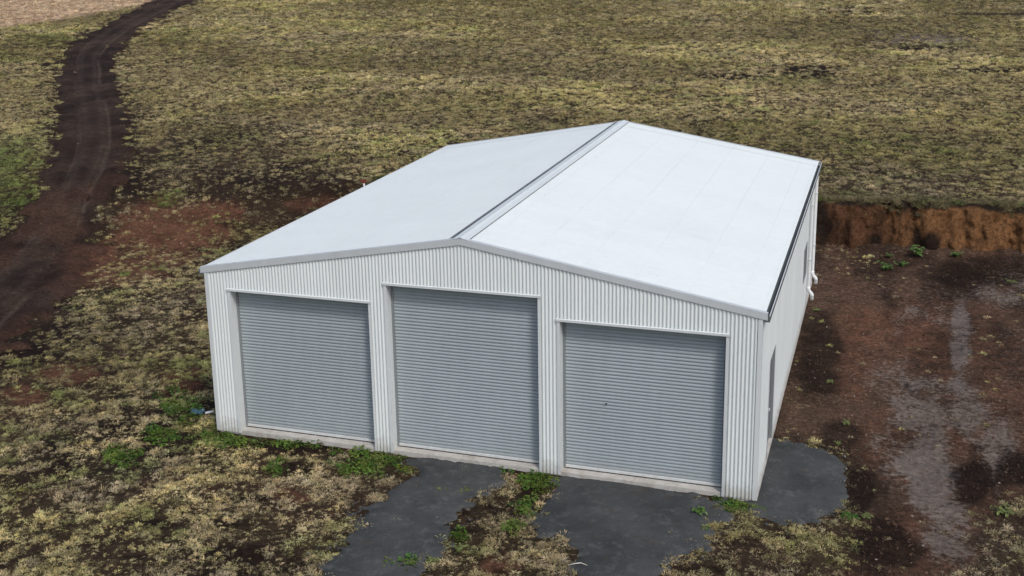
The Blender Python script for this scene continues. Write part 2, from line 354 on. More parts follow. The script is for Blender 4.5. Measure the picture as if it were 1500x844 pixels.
def grid_obj(name, X, Y, Z, colr, mt, keep=None, m3=None):
    ny, nx = X.shape; me = bpy.data.meshes.new(name)
    idx = np.arange(nx*ny).reshape(ny, nx)
    q = np.stack([idx[:-1, :-1], idx[:-1, 1:], idx[1:, 1:], idx[1:, :-1]], -1).reshape(-1, 4)
    P = np.stack([X, Y, Z], -1).reshape(-1, 3)
    if keep is not None:
        k = keep.ravel(); q = q[k[q].any(1)]
        used = np.zeros(len(P), bool); used[q] = True
        rm = np.cumsum(used)-1; q = rm[q]; P = P[used]; colr = colr.reshape(-1, 4)[used] if colr is not None else None
    me.vertices.add(len(P)); me.vertices.foreach_set('co', P.astype(np.float32).ravel())
    me.loops.add(q.size); me.loops.foreach_set('vertex_index', q.astype(np.int32).ravel())
    me.polygons.add(len(q)); me.polygons.foreach_set('loop_start', np.arange(0, q.size, 4, dtype=np.int32)); me.polygons.foreach_set('loop_total', np.full(len(q), 4, dtype=np.int32))
    me.polygons.foreach_set('use_smooth', np.ones(len(q), bool)); me.update(calc_edges=True); me.validate()
    if colr is not None: set_soil(me, colr.reshape(-1, 4), m3)
    me.materials.append(mt); return link(bpy.data.objects.new(name, me))

# ------------------------------------------------------------------ ground
C_DARK = np.array([.024, .0155, .011]); C_BROWN = np.array([.055, .034, .022]); C_RED = np.array([.125, .05, .025]); C_MUD = np.array([.16, .13, .112]); C_THATCH = np.array([.058, .044, .024])
def graded(lo, hi, a, b, fine, g=1.06, mx=25):
    mid = list(np.arange(a, b+fine/2, fine)); s = fine; r = []
    x = b
    while x < hi: s = min(s*g, mx); x += s; r.append(x)
    s = fine; l = []; x = a
    while x > lo: s = min(s*g, mx); x -= s; l.append(x)
    return np.array(l[::-1]+mid+r)
gx = graded(-900, 700, -16, 22, .13); gy = graded(-120, 1500, -10, 24, .13, 1.035)
GX, GY = np.meshgrid(gx, gy); gm = masks(GX, GY)
GZ = hgt(GX, GY, .45)
nf = fbm(GX, GY, .55, 31, 3)-.5; nb = fbm(GX, GY, .22, 33, 2)-.5
grassy = (1-gm['yard'])*(1-gm['track'])*(1-gm['apron'])
GZ = GZ+nf*.07*grassy+nf*.035*(1-grassy)+nb*.02
inside = (GX > .15) & (GX < 11.85) & (GY > .3) & (GY < 14.8); GZ = np.where(inside, -.3, GZ)
def streaks(x, y):
    a_ = at(1395, 800, -.1)[:2]; b_ = at(1405, 520, -.1)[:2]; dv = (b_-a_)/np.linalg.norm(b_-a_)
    al = x*dv[0]+y*dv[1]; ac = -x*dv[1]+y*dv[0]
    return al, ac, ss(.36, .60, fbm(al*.16, ac, .62, 45, 4)*.6+fbm(al*.5, ac, .5, 46, 3)*.4)
def soil_masks(x, y, g):
    al, ac, st = streaks(x, y)
    mud = g['mud']*(.35+.65*st)+.25*g['yard']*st*(1-g['dark'])
    red = np.maximum(g['red']*.95, g['yard']*.36*ss(.45, .65, fbm(al*.5, ac, 1.6, 48, 3)))
    drk = np.maximum(g['dark']*.9, .42*g['yard']*ss(.5, .7, fbm(x, y, 1.1, 49, 3)))
    return np.stack([np.clip(mud, 0, 1), np.clip(red, 0, 1), np.clip(drk, 0, 1), np.ones_like(mud)], -1)
def soil_colour(x, y, g):
    n = fbm(x, y, 2.2, 41, 4); n2 = fbm(x, y, .8, 43, 3)
    c = C_DARK+(C_BROWN-C_DARK)*ss(.3, .7, n)[..., None]
    gr = np.clip((1-g['yard'])*(1-g['track']), 0, 1)*ss(.35, .62, n2)*(1-.6*g['dark'])*(1-.5*g['thin'])
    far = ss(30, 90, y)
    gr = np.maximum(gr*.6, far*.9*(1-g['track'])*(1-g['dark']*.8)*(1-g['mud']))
    gr = gr*(1-.8*g['verge'])
    c = c+(C_THATCH-c)*gr[..., None]
    c = c+(np.array([.36, .25, .175])-c)*(g['crop']*.95)[..., None]
    c = c+(C_RED-c)*(g['red']*.35)[..., None]
    al, ac, st = streaks(x, y)
    yd = g['yard']; c = c+(np.array([.128, .078, .052])-c)*(.8*yd*(1-.6*g['dark']))[..., None]; c = c*(1-.45*(yd*ss(.55, .4, fbm(al*.3, ac, .8, 47, 3)))[..., None])
    c = c+(np.array([.105, .058, .038])-c)*(yd*.35*ss(.45, .65, fbm(al*.5, ac, 1.6, 48, 3)))[..., None]
    c = c+(C_MUD-c)*(g['mud']*(st*.3+.05))[..., None]
    c = c+(C_DARK*.8-c)*(g['dark']*.4)[..., None]
    wet = np.clip(g['mud']*.9*g['yard'], 0, 1)
    return np.concatenate([c, wet[..., None]], -1)
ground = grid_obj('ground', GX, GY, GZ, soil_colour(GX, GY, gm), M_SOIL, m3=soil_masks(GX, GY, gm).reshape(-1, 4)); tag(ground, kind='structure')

# dirt track: a sheet laid over the land, with two wheel ruts
def resample(P, n):
    d = np.r_[0, np.cumsum(np.linalg.norm(np.diff(P, axis=0), axis=1))]; t = np.linspace(0, 1, n)*d[-1]
    return np.stack([np.interp(t, d, P[:, 0]), np.interp(t, d, P[:, 1])], 1)
cen = (TL+TR)/2
par = np.r_[0, np.cumsum(np.linalg.norm(np.diff(cen, axis=0), axis=1))]
tt = np.concatenate([np.linspace(0, par[-1], 620)])
sm = lambda a: np.convolve(np.r_[[a[0]]*12, a, [a[-1]]*12], np.ones(25)/25, 'valid')
LL = np.stack([sm(np.interp(tt, par, TL[:, k])) for k in (0, 1)], 1); RR = np.stack([sm(np.interp(tt, par, TR[:, k])) for k in (0, 1)], 1)
uu = np.linspace(-.22, 1.22, 46)
TX = LL[:, None, 0]*(1-uu)+RR[:, None, 0]*uu; TY = LL[:, None, 1]*(1-uu)+RR[:, None, 1]*uu
jit = (fbm(TX, TY, 1.1, 21, 3)-.5)*.9*.8+(fbm(TX, TY, .45, 22, 2)-.5)*.4
sd_ = sdf(TRACK, TX, TY)+jit*1.7
wob = (fbm(TX*0+tt[:, None], TX*0, 9, 51, 2)-.5)*.10
rut = sum(np.exp(-((uu[None]-c+wob)/.055)**2) for c in (.27, .73))
TZ = hgt(TX, TY, .45)+(fbm(TX, TY, .5, 31, 3)-.5)*.05+.095*ss(.25, -.1, sd_)-.16*ss(-.35, .5, sd_)-.085*rut
n = fbm(TX, TY, 1.5, 52, 4); tm = masks(TX, TY)
tc = np.array([.025, .0155, .0115])+(np.array([.052, .033, .024])-np.array([.025, .0155, .0115]))*ss(.3, .7, n)[..., None]
tc = tc+(np.array([.105, .078, .058])-tc)*(.62*np.exp(-((uu[None]-.73+wob)/.026)**2)*ss(.2, .55, fbm(TX, TY, 5, 54, 2))+.38*np.exp(-((uu[None]-.30+wob)/.026)**2)*ss(.2, .6, fbm(TX, TY, 5, 55, 2))+.22*np.exp(-((uu[None]-.64+wob)/.05)**2)+.2*np.exp(-((uu[None]-.38+wob)/.06)**2))[..., None]
tc = tc+(np.array([.10, .048, .030])-tc)*(.8*np.maximum(tm['red'], .45*ss(30, 12, TY)*ss(.4, .6, fbm(TX, TY, 2.5, 58, 3))))[..., None]
trk = grid_obj('dirt_track', TX, TY, TZ, np.concatenate([tc, 0*tc[..., :1]], -1), M_TRACK, keep=sd_ < .5); tag(trk, kind='structure')

# gravel aprons outside the doors
for P in APRON:
    P = np.array(P); lo = P.min(0)-.5; hi = P.max(0)+.5
    ax, ay = np.meshgrid(np.arange(lo[0], hi[0], .06), np.arange(lo[1], hi[1], .06))
    d = sdf(P, ax, ay)+(fbm(ax, ay, 1.1, 21, 3)-.5)*.9*.25+(fbm(ax, ay, .45, 22, 2)-.5)*.5*.95+(fbm(ax, ay, .16, 23, 2)-.5)*.42+(fbm(ax, ay, 1.9, 24, 2)-.5)*.5
    az = hgt(ax, ay, .45)+(fbm(ax, ay, .55, 31, 3)-.5)*.035+.035+(fbm(ax, ay, .3, 61, 3)-.5)*.02-.13*ss(-.16, .30, d)
    kp = (d < .3) & ~((ax > .02) & (ax < 11.97) & (ay > .03))
    o = grid_obj('gravel_apron', ax, ay, az, None, M_APRON, keep=kp); tag(o, kind='structure')

# the cut earth bank behind the shed
bx = np.arange(-7, 45, .055); rows = 52; tpar = np.linspace(0, 1, rows)
BXg, Tg = np.meshgrid(bx, tpar)
ybl = bank_y(BXg)+(fbm(BXg, BXg*0, 3.0, 3, 2)-.5)*0.5; bwl = bank_w(BXg)
prof_y = np.interp(Tg, [0, .12, .35, .8, .9, 1], [-1.45, -1.0, -.66, -.16, .10, .9]); prof_z = np.interp(Tg, [0, .12, .35, .8, .9, 1], [-.25, .0, .45, 1.30, 1.46, 1.36])
gul = (fbm(BXg, Tg*.3, .9, 71, 3)-.5)*.75+(fbm(BXg+Tg*.2, Tg*.4, .26, 72, 3)-.5)*.6+(fbm(BXg, Tg*1.5, .13, 79, 2)-.5)*.16
amp = np.interp(Tg, [0, .1, .3, .8, .92, 1], [.6, 1, 1, .8, .3, 0])
BYg = ybl+prof_y*np.maximum(1, bwl/.85)-gul*amp-.04+(fbm(BXg, Tg*3, .3, 75, 2)-.5)*.08*amp
base_h = hgt(BXg, ybl-2.6, 0)
BZg = np.where(Tg < .15, base_h+.1, 0)+prof_z+np.where(Tg > .88, .042*np.maximum(0, BYg-ybl), 0)+(fbm(BXg*2, Tg*4, .5, 73, 3)-.5)*.12*amp
endf = ss(-7, -3.5, BXg); BZg = BZg*endf+(1-endf)*(hgt(BXg, BYg, 0)-.25)
orange = ss(13.2, 15.5, BXg)*ss(.36, .6, fbm(BXg, Tg*.5, 1.4, 74, 3)+.12)
n = fbm(BXg, Tg*1.2, .7, 76, 4); c0 = C_DARK*1.2
bc = c0+(np.array([.125, .06, .032])-c0)*ss(.32, .6, n)[..., None]
bc = bc+(np.array([.25, .125, .055])-bc)*(.9*orange*ss(.36, .58, n+.03))[..., None]
hor = ss(.76, .84, Tg+(fbm(BXg, Tg, .8, 77, 3)-.5)*.25)
bc = bc+(np.array([.036, .026, .018])-bc)*hor[..., None]
tf = ss(.2, .02, Tg+(fbm(BXg, Tg, .6, 78, 2)-.5)*.2); bc = bc+(C_BROWN*.8-bc)*tf[..., None]
bank = grid_obj('earth_bank', BXg, BYg, BZg, np.concatenate([bc, 0*bc[..., :1]], -1), M_BANK); tag(bank, kind='structure')

# ------------------------------------------------------------------ the shed
W, L, ZE, ZR = 12.0, 14.95, 3.77, 4.80
SLOPE = (ZR-ZE)/(W/2)
def roof_z(x): return ZE+SLOPE*(6-abs(x-6))
PITCH_C, AMP, COVER = .0762, .0105, .762
shed = empty('machinery_shed', (W/2, 0, -.1)); SO = Vector((W/2, 0, -.1))
def local(o): o.location = -SO; return o          # parts are modelled in world metres, the shed's origin is at its base
tag(shed, 'large pale corrugated steel shed with white gable roof and three grey roller doors', 'shed')
SP = 8
def corr_wall(name, axis, plane, sign, u0, u1, spans, mt, lap=.0, parent=shed):
    """one vertical corrugated sheet; spans(u) -> [(z0, z1f)] with z1f a function of u"""
    n = int(round((u1-u0)/PITCH_C*SP)); us = [u0+(u1-u0)*i/n for i in range(n+1)]
    for e in EDGES.get((axis, plane), []):
        if u0+1e-4 < e < u1-1e-4:
            k = min(range(n+1), key=lambda i: abs(us[i]-e)); us[k] = e
    vd = {}; V = []; Fc = []
    def vert(u, z):
        k = (round(u, 4), round(z, 4))
        if k not in vd:
            off = plane+sign*(.0135*math.cos(2*math.pi*u/PITCH_C)+lap)
            V.append((u, off, z) if axis == 'x' else (off, u, z)); vd[k] = len(V)-1
        return vd[k]
    for i in range(n):
        a, b = us[i], us[i+1]
        for z0, z1 in spans((a+b)/2):
            f = (vert(a, z0), vert(b, z0), vert(b, z1(b)), vert(a, z1(a)))
            Fc.append(f if (sign < 0) == (axis == 'x') else f[::-1])
    return local(mesh_obj(name, V, Fc, mt, parent, True))
DOORS = [(.592, 3.90, 3.30), (4.32, 7.61, 3.73), (8.054, 11.343, 3.275)]
PA = (1.85, 2.90, 2.14); WIN = (10.75, 11.75, 1.15, 2.1)
EDGES = {('x', 0.0): [e for d in DOORS for e in d[:2]], ('y', W): [PA[0], PA[1], WIN[0], WIN[1]]}
ZB = -.06
def gable_top(u): return roof_z(u)-.035
def front_spans(u):
    for a, b, h in DOORS:
        if a < u < b: return [(h, gable_top)]
    return [(ZB, gable_top)]
def right_spans(u):
    top = lambda q: ZE-.05
    if PA[0] < u < PA[1]: return [(PA[2], top)]
    if WIN[0] < u < WIN[1]: return [(ZB, lambda q: WIN[2]), (WIN[3], top)]
    return [(ZB, top)]
plain_span = lambda u: [(ZB, lambda q: ZE-.05)]
k = 0; u = 0.0
while u < W-.01:
    u1 = min(u+COVER, W)
    cuts = [u, u1] if not (u < 6 < u1) else [u, u1]
    corr_wall('wall_sheet', 'x', 0.0, -1, u, u1, front_spans, M_WALL, .0008*(k % 2)); corr_wall('wall_sheet', 'x', L, 1, u, u1, lambda q: [(ZB, gable_top)], M_WALL, .0008*(k % 2)); u = u1; k += 1
k = 0; u = 0.0
while u < L-.01:
    u1 = min(u+COVER, L); corr_wall('wall_sheet', 'y', W, 1, u, u1, right_spans, M_WALL, .0008*(k % 2)); corr_wall('wall_sheet', 'y', 0.0, -1, u, u1, plain_span, M_WALL, .0008*(k % 2)); u = u1; k += 1

# roof sheets, ribs running down the slope; one shared mesh for each side
ROOF_UP = .022
def roof_mesh(side):
    n = int(10.6*SP); V = []; Fc = []; xe = 6.055; ln = math.cos(math.atan(SLOPE)); nx_, nz_ = SLOPE*ln, ln
    for i in range(n+1):
        yv = PITCH_C*i/SP; o = AMP*math.cos(2*math.pi*yv/PITCH_C)+(.0012 if i > 10*SP else 0)
        for x in (.02, xe): V.append((side*(x+o*nx_), yv, ZR-SLOPE*x+ROOF_UP+o*nz_))
    for i in range(n):
        f = (2*i, 2*i+1, 2*i+3, 2*i+2); Fc.append(f if side > 0 else f[::-1])
    me = bpy.data.meshes.new('roof_sheet'); me.from_pydata(V, [], Fc); me.materials.append(M_ROOF); me.polygons.foreach_set('use_smooth', [True]*len(Fc)); return me
for side in (-1, 1):
    me = roof_mesh(side); y = -.03
    while y < L-.3:
        o = link(bpy.data.objects.new('roof_sheet', me), shed); o.location = Vector((6, min(y, L+.06-10.6*PITCH_C), 0))-SO; y += COVER
    # screws along the purlins
    bm = bmesh.new()
    for q, xs in enumerate((.45, 1.45, 2.5, 3.55, 4.6, 5.55, 5.98)):
        yy = .04
        while yy < L:
            cx = 6+side*(xs+random.uniform(-.012, .012)); cz = ZR-SLOPE*xs+ROOF_UP+AMP; r = .008
            ring = [bm.verts.new((cx+r*math.cos(a*math.pi/3), yy+r*math.sin(a*math.pi/3), cz-.003)) for a in range(6)]
            ring2 = [bm.verts.new((v.co.x, v.co.y, cz+.005)) for v in ring]
            for a in range(6): bm.faces.new((ring[a], ring[(a+1) % 6], ring2[(a+1) % 6], ring2[a]))
            bm.faces.new(ring2); yy += PITCH_C*2
    o = local(bm_obj('roof_screws', bm, M_ZINC, shed)); o['kind'] = 'stuff'
# ridge capping in lapped lengths
nrc = 6
for i in range(nrc):
    y0 = -.035+i*(L+.07)/nrc; y1 = -.035+(i+1)*(L+.07)/nrc+(.06 if i < nrc-1 else 0); up = ROOF_UP+.026+.002*(i % 2)
    prof = [(-.165, -SLOPE*.165-.014), (-.162, -SLOPE*.162), (-.05, -SLOPE*.05), (-.03, .004), (0, .012), (.03, .004), (.05, -SLOPE*.05), (.162, -SLOPE*.162), (.165, -SLOPE*.165-.014)]
    sec = [(a, b) for a, b in prof]+[(a, b-.0015) for a, b in prof[::-1]]
    local(prism('ridge_cap', lambda j: [(6+a, (y0, y1)[j], ZR+up+b) for a, b in sec], 2, M_ROOF, shed))
for side, w0, w1 in ((-1, .13, .30), (1, .13, .178)):  # dark strips added past the cap flanges, standing in for its ragged shadow line
    local(prism('ridge_shadow_strip', lambda j: [(6+side*q, (.0, L)[j], ZR-SLOPE*q+ROOF_UP+dz) for q, dz in ((w0, .0135), (w1, 0.0075 if side < 0 else .0105), (w1, -.012), (w0, -.012))], 2, M_SEAL, shed))
# barge capping on both gables, two lengths each with a mitre at the ridge
for yf, s in ((-.03, -1), (L+.03, 1)):
    for side in (-1, 1):
        sec = [(0, -.098), (0, .040), (-s*.10, .040), (-s*.10, .035), (-s*.004, .035), (-s*.004, -.091), (-s*.022, -.091), (-s*.022, -.098)]
        xs = (6+side*.0015, 6+side*6.10)
        local(prism('barge_capping', lambda j: [(xs[j], yf+a, roof_z(xs[j])+b) for a, b in sec], 2, M_BARGE, shed))
# eave gutters
for side in (-1, 1):
    xw = 6+side*6.018
    sec = [(0, 0), (0, -.12), (.12, -.12), (.12, .0), (.117, .0), (.117, -.117), (.003, -.117), (.003, 0)]
    zt = ZE-.028
    g = local(prism('gutter', lambda j: [(xw+side*a, (-.02, L+.03)[j], zt+b) for a, b in sec], 2, M_GUT, shed))
    prism('bead', lambda j: [(xw+side*a, (-.021, L+.031)[j], zt+b) for a, b in [(.108, -.004), (.108, .010), (.123, .010), (.123, -.014), (.1205, -.014), (.1205, -.004)]], 2, M_TRIM, g)
    for yy in (-.022, L+.03): 
        e = box('stop_end', (min(xw, xw+side*.122), yy-.003, zt-.122), (max(xw, xw+side*.122), yy, zt-.006), M_GUT, g)
# corner flashings
for cx, sx in ((0, -1), (W, 1)):
    for cy, s in ((0, -1), (L, 1)):
        p = [(cx+sx*.0165, cy-s*.07), (cx+sx*.0165, cy+s*.0165), (cx-sx*.07, cy+s*.0165), (cx-sx*.07, cy+s*.014), (cx+sx*.014, cy+s*.014), (cx+sx*.014, cy-s*.07)]
        local(prism('corner_flashing', lambda j: [(a, b, (ZB, roof_z(cx)-.07)[j]) for a, b in p], 2, M_TRIM, shed))
# slab
local(box('slab', (.018, .021, -.34), (W+.022, L-.016, 0.0), M_CONC, shed, .006))

# roller doors
REC = .262
for di, (a, b, h) in enumerate(DOORS):
    rd = empty('roller_door'); rd.parent = shed; rd.location = Vector(((a+b)/2, REC, 0))-SO; off = Vector(((a+b)/2, REC, 0))
    def put(o): o.location = -off; o.parent = rd; return o
    rp = .0735; prof = []; z = .075
    shape = [(0, .012), (.07, .002), (.13, .0), (.40, -.010), (.58, -.010), (.87, .0), (.93, .002)]
    while z < h+.22:
        prof += [(REC-.02+q, z+p*rp) for p, q in shape]; z += rp
    V = []; Fc = []
    for (yy, zz) in prof: V += [(a+.03, yy, zz), (b-.03, yy, zz)]
    for i in range(len(prof)-1): Fc.append((2*i, 2*i+1, 2*i+3, 2*i+2))
    put(mesh_obj('curtain', V, Fc, M_DOOR, rd, True))
    put(box('bottom_rail', (a+.03, REC-.05, .028), (b-.03, REC-.012, .080), M_TRIM, rd, .004))
    put(box('rubber_seal', (a+.035, REC-.04, .002), (b-.035, REC-.022, .028), M_SEAL, rd))
    for x0, x1 in ((a+.006, a+.055), (b-.055, b-.006)): put(box('guide', (x0, REC-.052, .003), (x1, REC-.002, h+.2), M_GUIDE, rd, .004))
    if di == 2:
     lx, lz = a+.90, 1.52
     bm = bmesh.new(); add_box(bm, (lx-.02, REC-.036, lz-.014), (lx+.02, REC-.029, lz+.014), .003); add_box(bm, (lx-.012, REC-.055, lz-.012), (lx+.012, REC-.036, lz+.012), .002)
     put(bm_obj('lock', bm, M_SEAL, rd))
    # jamb and head flashings belong to the wall
    for xj, s in ((a, 1), (b, -1)):
        p = [(xj, -.016), (xj, REC+.01), (xj-s*.002, REC+.01), (xj-s*.002, -.014), (xj-s*.055, -.014), (xj-s*.055, -.016)]
        p = [(q+s*.004, yv) for q, yv in p]
        if s < 0: p = p[::-1]
        local(prism('jamb_flashing', lambda j: [(x_, y_, (ZB, h+.002)[j]) for x_, y_ in p], 2, M_TRIM, shed))
    p = [(-.034, h-.006), (-.034, h+.04), (-.0095, h+.052), (-.0095, h+.050), (-.032, h+.038), (-.032, h-.004), (REC-.06, h-.004), (REC-.06, h-.006)]
    local(prism('head_flashing', lambda j: [((a-.075, b+.06)[j], y_, z_) for y_, z_ in p], 2, M_TRIM, shed))

# personal access door in the long wall
pd = empty('access_door'); pd.parent = shed; po = Vector((W, (PA[0]+PA[1])/2, 0)); pd.location = po-SO
def put2(o): o.location = -po; o.parent = pd; return o
put2(box('leaf', (W-.085, PA[0]+.04, .01), (W-.045, PA[1]-.04, PA[2]-.04), M_BLACK, pd, .003))
for y0, y1 in ((PA[0], PA[0]+.04), (PA[1]-.04, PA[1])): put2(box('frame', (W-.12, y0, .002), (W+.012, y1, PA[2]), M_GUIDE, pd, .003))
put2(box('frame', (W-.12, PA[0]+.04, PA[2]-.04), (W+.011, PA[1]-.04, PA[2]), M_GUIDE, pd, .003))
bm = bmesh.new(); add_box(bm, (W-.045, PA[0]+.09, .93), (W-.032, PA[0]+.15, 1.11), .004); add_box(bm, (W-.032, PA[0]+.11, 1.0), (W+.02, PA[0]+.13, 1.02), .004); add_box(bm, (W+.0, PA[0]+.10, 1.0), (W+.02, PA[0]+.24, 1.02), .004)
put2(bm_obj('handle', bm, M_PVC, pd))
for p in ([(W+.02, PA[0]-.045), (W+.02, PA[0]-.003), (W-.11, PA[0]-.003), (W-.11, PA[0]-.0045), (W+.0185, PA[0]-.0045), (W+.0185, PA[0]-.045)], [(W+.02, PA[1]+.045), (W+.02, PA[1]+.003), (W-.11, PA[1]+.003), (W-.11, PA[1]+.0045), (W+.0185, PA[1]+.0045), (W+.0185, PA[1]+.045)][::-1]):
    put2(prism('architrave', lambda j: [(x_, y_, (ZB, PA[2])[j]) for x_, y_ in p], 2, M_TRIM, pd))
# window
wn = empty('window'); wn.parent = shed; wo_ = Vector((W, (WIN[0]+WIN[1])/2, WIN[2])); wn.location = wo_-SO
def put3(o): o.location = -wo_; o.parent = wn; return o
for a, b in (((W-.06, WIN[0], WIN[2]), (W+.03, WIN[0]+.045, WIN[3])), ((W-.06, WIN[1]-.045, WIN[2]), (W+.03, WIN[1], WIN[3])), ((W-.06, WIN[0]+.045, WIN[2]), (W+.028, WIN[1]-.045, WIN[2]+.045)), ((W-.06, WIN[0]+.045, WIN[3]-.045), (W+.028, WIN[1]-.045, WIN[3])), ((W-.05, (WIN[0]+WIN[1])/2-.02, WIN[2]+.045), (W+.015, (WIN[0]+WIN[1])/2+.02, WIN[3]-.045))):
    put3(box('frame', a, b, M_GUIDE, wn, .003))
for y0, y1 in ((WIN[0]+.045, (WIN[0]+WIN[1])/2-.02), ((WIN[0]+WIN[1])/2+.02, WIN[1]-.045)): put3(box('pane', (W-.025, y0, WIN[2]+.045), (W-.018, y1, WIN[3]-.045), M_GLASS, wn))
# downpipes
for yy in (12.35, 14.0):
    p0 = [(W+.075, yy, ZE-.145), (W+.075, yy, ZE-.3), (W+.075, yy, 2.0), (W+.075, yy, .55)]
    bend = [(W+.08, yy, .5), (W+.10, yy, .455), (W+.135, yy, .42), (W+.165, yy, .39), (W+.185, yy, .35), (W+.19, yy, .30), (W+.19, yy, .20)]
    dp = local(tube('downpipe', p0+bend, .047, M_PVC, shed))
    e = tube('elbow', [(W+.075, yy, .60), (W+.076, yy, .52)]+bend[1:-1], .054, M_PVC, dp); e2 = tube('outlet', [(W+.075, yy, ZE-.22), (W+.075, yy, ZE-.149)], .054, M_PVC, dp)
    for zz in (3.0, 1.4):
        box('strap', (W+.0085, yy-.055, zz), (W+.127, yy+.055, zz+.03), M_ZINC, dp, .003)

# ------------------------------------------------------------------ small things lying about
def marker():
    P = at(533, 263, 1.86); x, y = P[0], P[1]; g = float(hgt(x, y)); o = empty('marker_post', (x, y, g))
    tag(o, 'thin white marker post with a red ribbon top behind the shed\'s long eave', 'marker post')
    t = tube('post', [(0, 0, -.25), (0, 0, 1.86-g-.1)], .028, M_PVC, o, 10)
    MR = plain('red_ribbon', (.35, .03, .025), .6)
    bm = bmesh.new()
    for k in range(7):
        a = k*.9+.3; r0, r1 = .02, random.uniform(.09, .14); dz = random.uniform(-.06, .06); z = 1.86-g-.09
        pts = [(r0*math.cos(a), r0*math.sin(a), z), (.6*r1*math.cos(a+.2), .6*r1*math.sin(a+.2), z+.05+dz*.5), (r1*math.cos(a+.35), r1*math.sin(a+.35), z+dz)]
        vv = [[bm.verts.new((p[0], p[1], p[2]+q)) for q in (-.022, .022)] for p in pts]
        for i in (0, 1): bm.faces.new((vv[i][0], vv[i+1][0], vv[i+1][1], vv[i][1]))
    bm_obj('ribbon', bm, MR, o)
    tube('band', [(0, 0, 1.86-g-.14), (0, 0, 1.86-g-.06)], .034, MR, o, 10)
marker()
def scrap():
    P = at(289, 608); V = []; Fc = []; n = 11
    for j in range(6):
        for i in range(n):
            u = (i/(n-1)-.5)*.30; v = (j/5-.5)*.16
            V.append((u+.02*math.sin(j*2.1), v+.05*math.sin(i*.9), .05+.05*math.sin(i*1.3+j)*math.cos(j*1.7)+.05*(j/5)))
    for j in range(5):
        for i in range(n-1): Fc.append((j*n+i, j*n+i+1, (j+1)*n+i+1, (j+1)*n+i))
    mt, nn, b = mat('blue_plastic'); b.inputs['Base Color'].default_value = (.06, .12, .15, 1); b.inputs['Roughness'].default_value = .3
    o = mesh_obj('plastic_sheet', V, Fc, mt, None, True); o.location = (P[0], P[1], P[2]+.01); o.rotation_euler = (0, 0, .2)
    md = o.modifiers.new('s', 'SOLIDIFY'); md.thickness = .004
    tag(o, 'crumpled scrap of blue plastic in the grass beside the shed corner', 'plastic scrap')
    P = at(309, 601, .02); o = tube('pipe_offcut', [(-.10, 0, .0), (-.04, 0, .01), (.10, 0, .03)], .03, M_PVC, None, 12); o.location = (P[0]-.04, P[1], float(hgt(P[0], P[1]))+.05); o.rotation_euler = (0, 0, .5)
    tag(o, 'short white pipe offcut leaning against the foot of the shed wall', 'pipe')
    P = at(846, 831); MW = plain('bleached_wood', (.5, .46, .4), .8)
    o = tube('dry_twig', [(-.16, -.05, .012), (-.06, .0, .03), (.05, .05, .035), (.17, .04, .012)], [.006, .011, .012, .005], MW, None, 8); o.location = (P[0], P[1], P[2]+.03)
    tag(o, 'bleached bent twig lying on the dark gravel before the roller door', 'twig')
scrap()

# ------------------------------------------------------------------ plants
def blade_strip(V, Fc, B, p, a, el, ln, wd, curl, val, seg=3):
    d = np.array([math.cos(a), math.sin(a)]); s = np.array([-d[1], d[0]]); i0 = len(V); x = np.array([p[0], p[1], p[2] if len(p) > 2 else 0.]); e = el
    for k in range(seg+1):
        ww = wd*(1-.0*k) if k < seg else wd*.12
        V.append((x[0]-s[0]*ww/2, x[1]-s[1]*ww/2, x[2])); V.append((x[0]+s[0]*ww/2, x[1]+s[1]*ww/2, x[2]))
        st = ln/seg; x = x+np.array([d[0]*math.cos(e)*st, d[1]*math.cos(e)*st, math.sin(e)*st]); e -= curl/seg
    for k in range(seg): Fc.append((i0+2*k, i0+2*k+1, i0+2*k+3, i0+2*k+2)); B.append(val)
def tuft_mesh(name, nb, R, ln, wd, el, curl, seed, mt):
    r = random.Random(seed); V = []; Fc = []; B = []
    for i in range(nb):
        a = r.uniform(0, 6.283); q = R*math.sqrt(r.random()); t = r.uniform(0, 6.283)
        a = t+r.gauss(0, .8)
        blade_strip(V, Fc, B, (q*math.cos(t), q*math.sin(t)), a, r.uniform(*el), ln*r.uniform(.55, 1.15), wd*r.uniform(.7, 1.3), r.uniform(*curl), r.random())
    me = bpy.data.meshes.new(name); me.from_pydata(V, [], Fc); me.materials.append(mt)
    at_ = me.attributes.new('bladev', 'FLOAT', 'FACE'); at_.data.foreach_set('value', B); me.update(); return me
def rosette_mesh(name, nl, R, hgt_, lw, seed, mt):
    r = random.Random(seed); V = []; Fc = []; B = []
    for i in range(nl):
        a = r.uniform(0, 6.283); q = R*math.sqrt(r.random()); z = hgt_*r.uniform(.2, 1)*(1.1-q/R*.6); c = np.array([q*math.cos(a), q*math.sin(a), z]); a += r.gauss(0, .6)
        ln = lw*r.uniform(1.2, 2.2); wd = lw*r.uniform(.7, 1.1); e = r.uniform(-.5, .6); d = np.array([math.cos(a)*math.cos(e), math.sin(a)*math.cos(e), math.sin(e)]); s = np.array([-math.sin(a), math.cos(a), r.uniform(-.4, .4)])
        i0 = len(V)
        for u, v in ((0, 0), (.35, -.5), (.75, -.36), (1, 0), (.75, .36), (.35, .5)): V.append(tuple(c+d*ln*u+s*wd*v+np.array([0, 0, -.25*ln*u*u+.12*abs(v)*wd])))
        V.append(tuple(c+d*ln*.5+np.array([0, 0, -.08*ln])))
        for k in range(6): Fc.append((i0+k, i0+(k+1) % 6, i0+6)); B.append(r.random())
    me = bpy.data.meshes.new(name); me.from_pydata(V, [], Fc); me.materials.append(mt)
    at_ = me.attributes.new('bladev', 'FLOAT', 'FACE'); at_.data.foreach_set('value', B); me.update(); return me
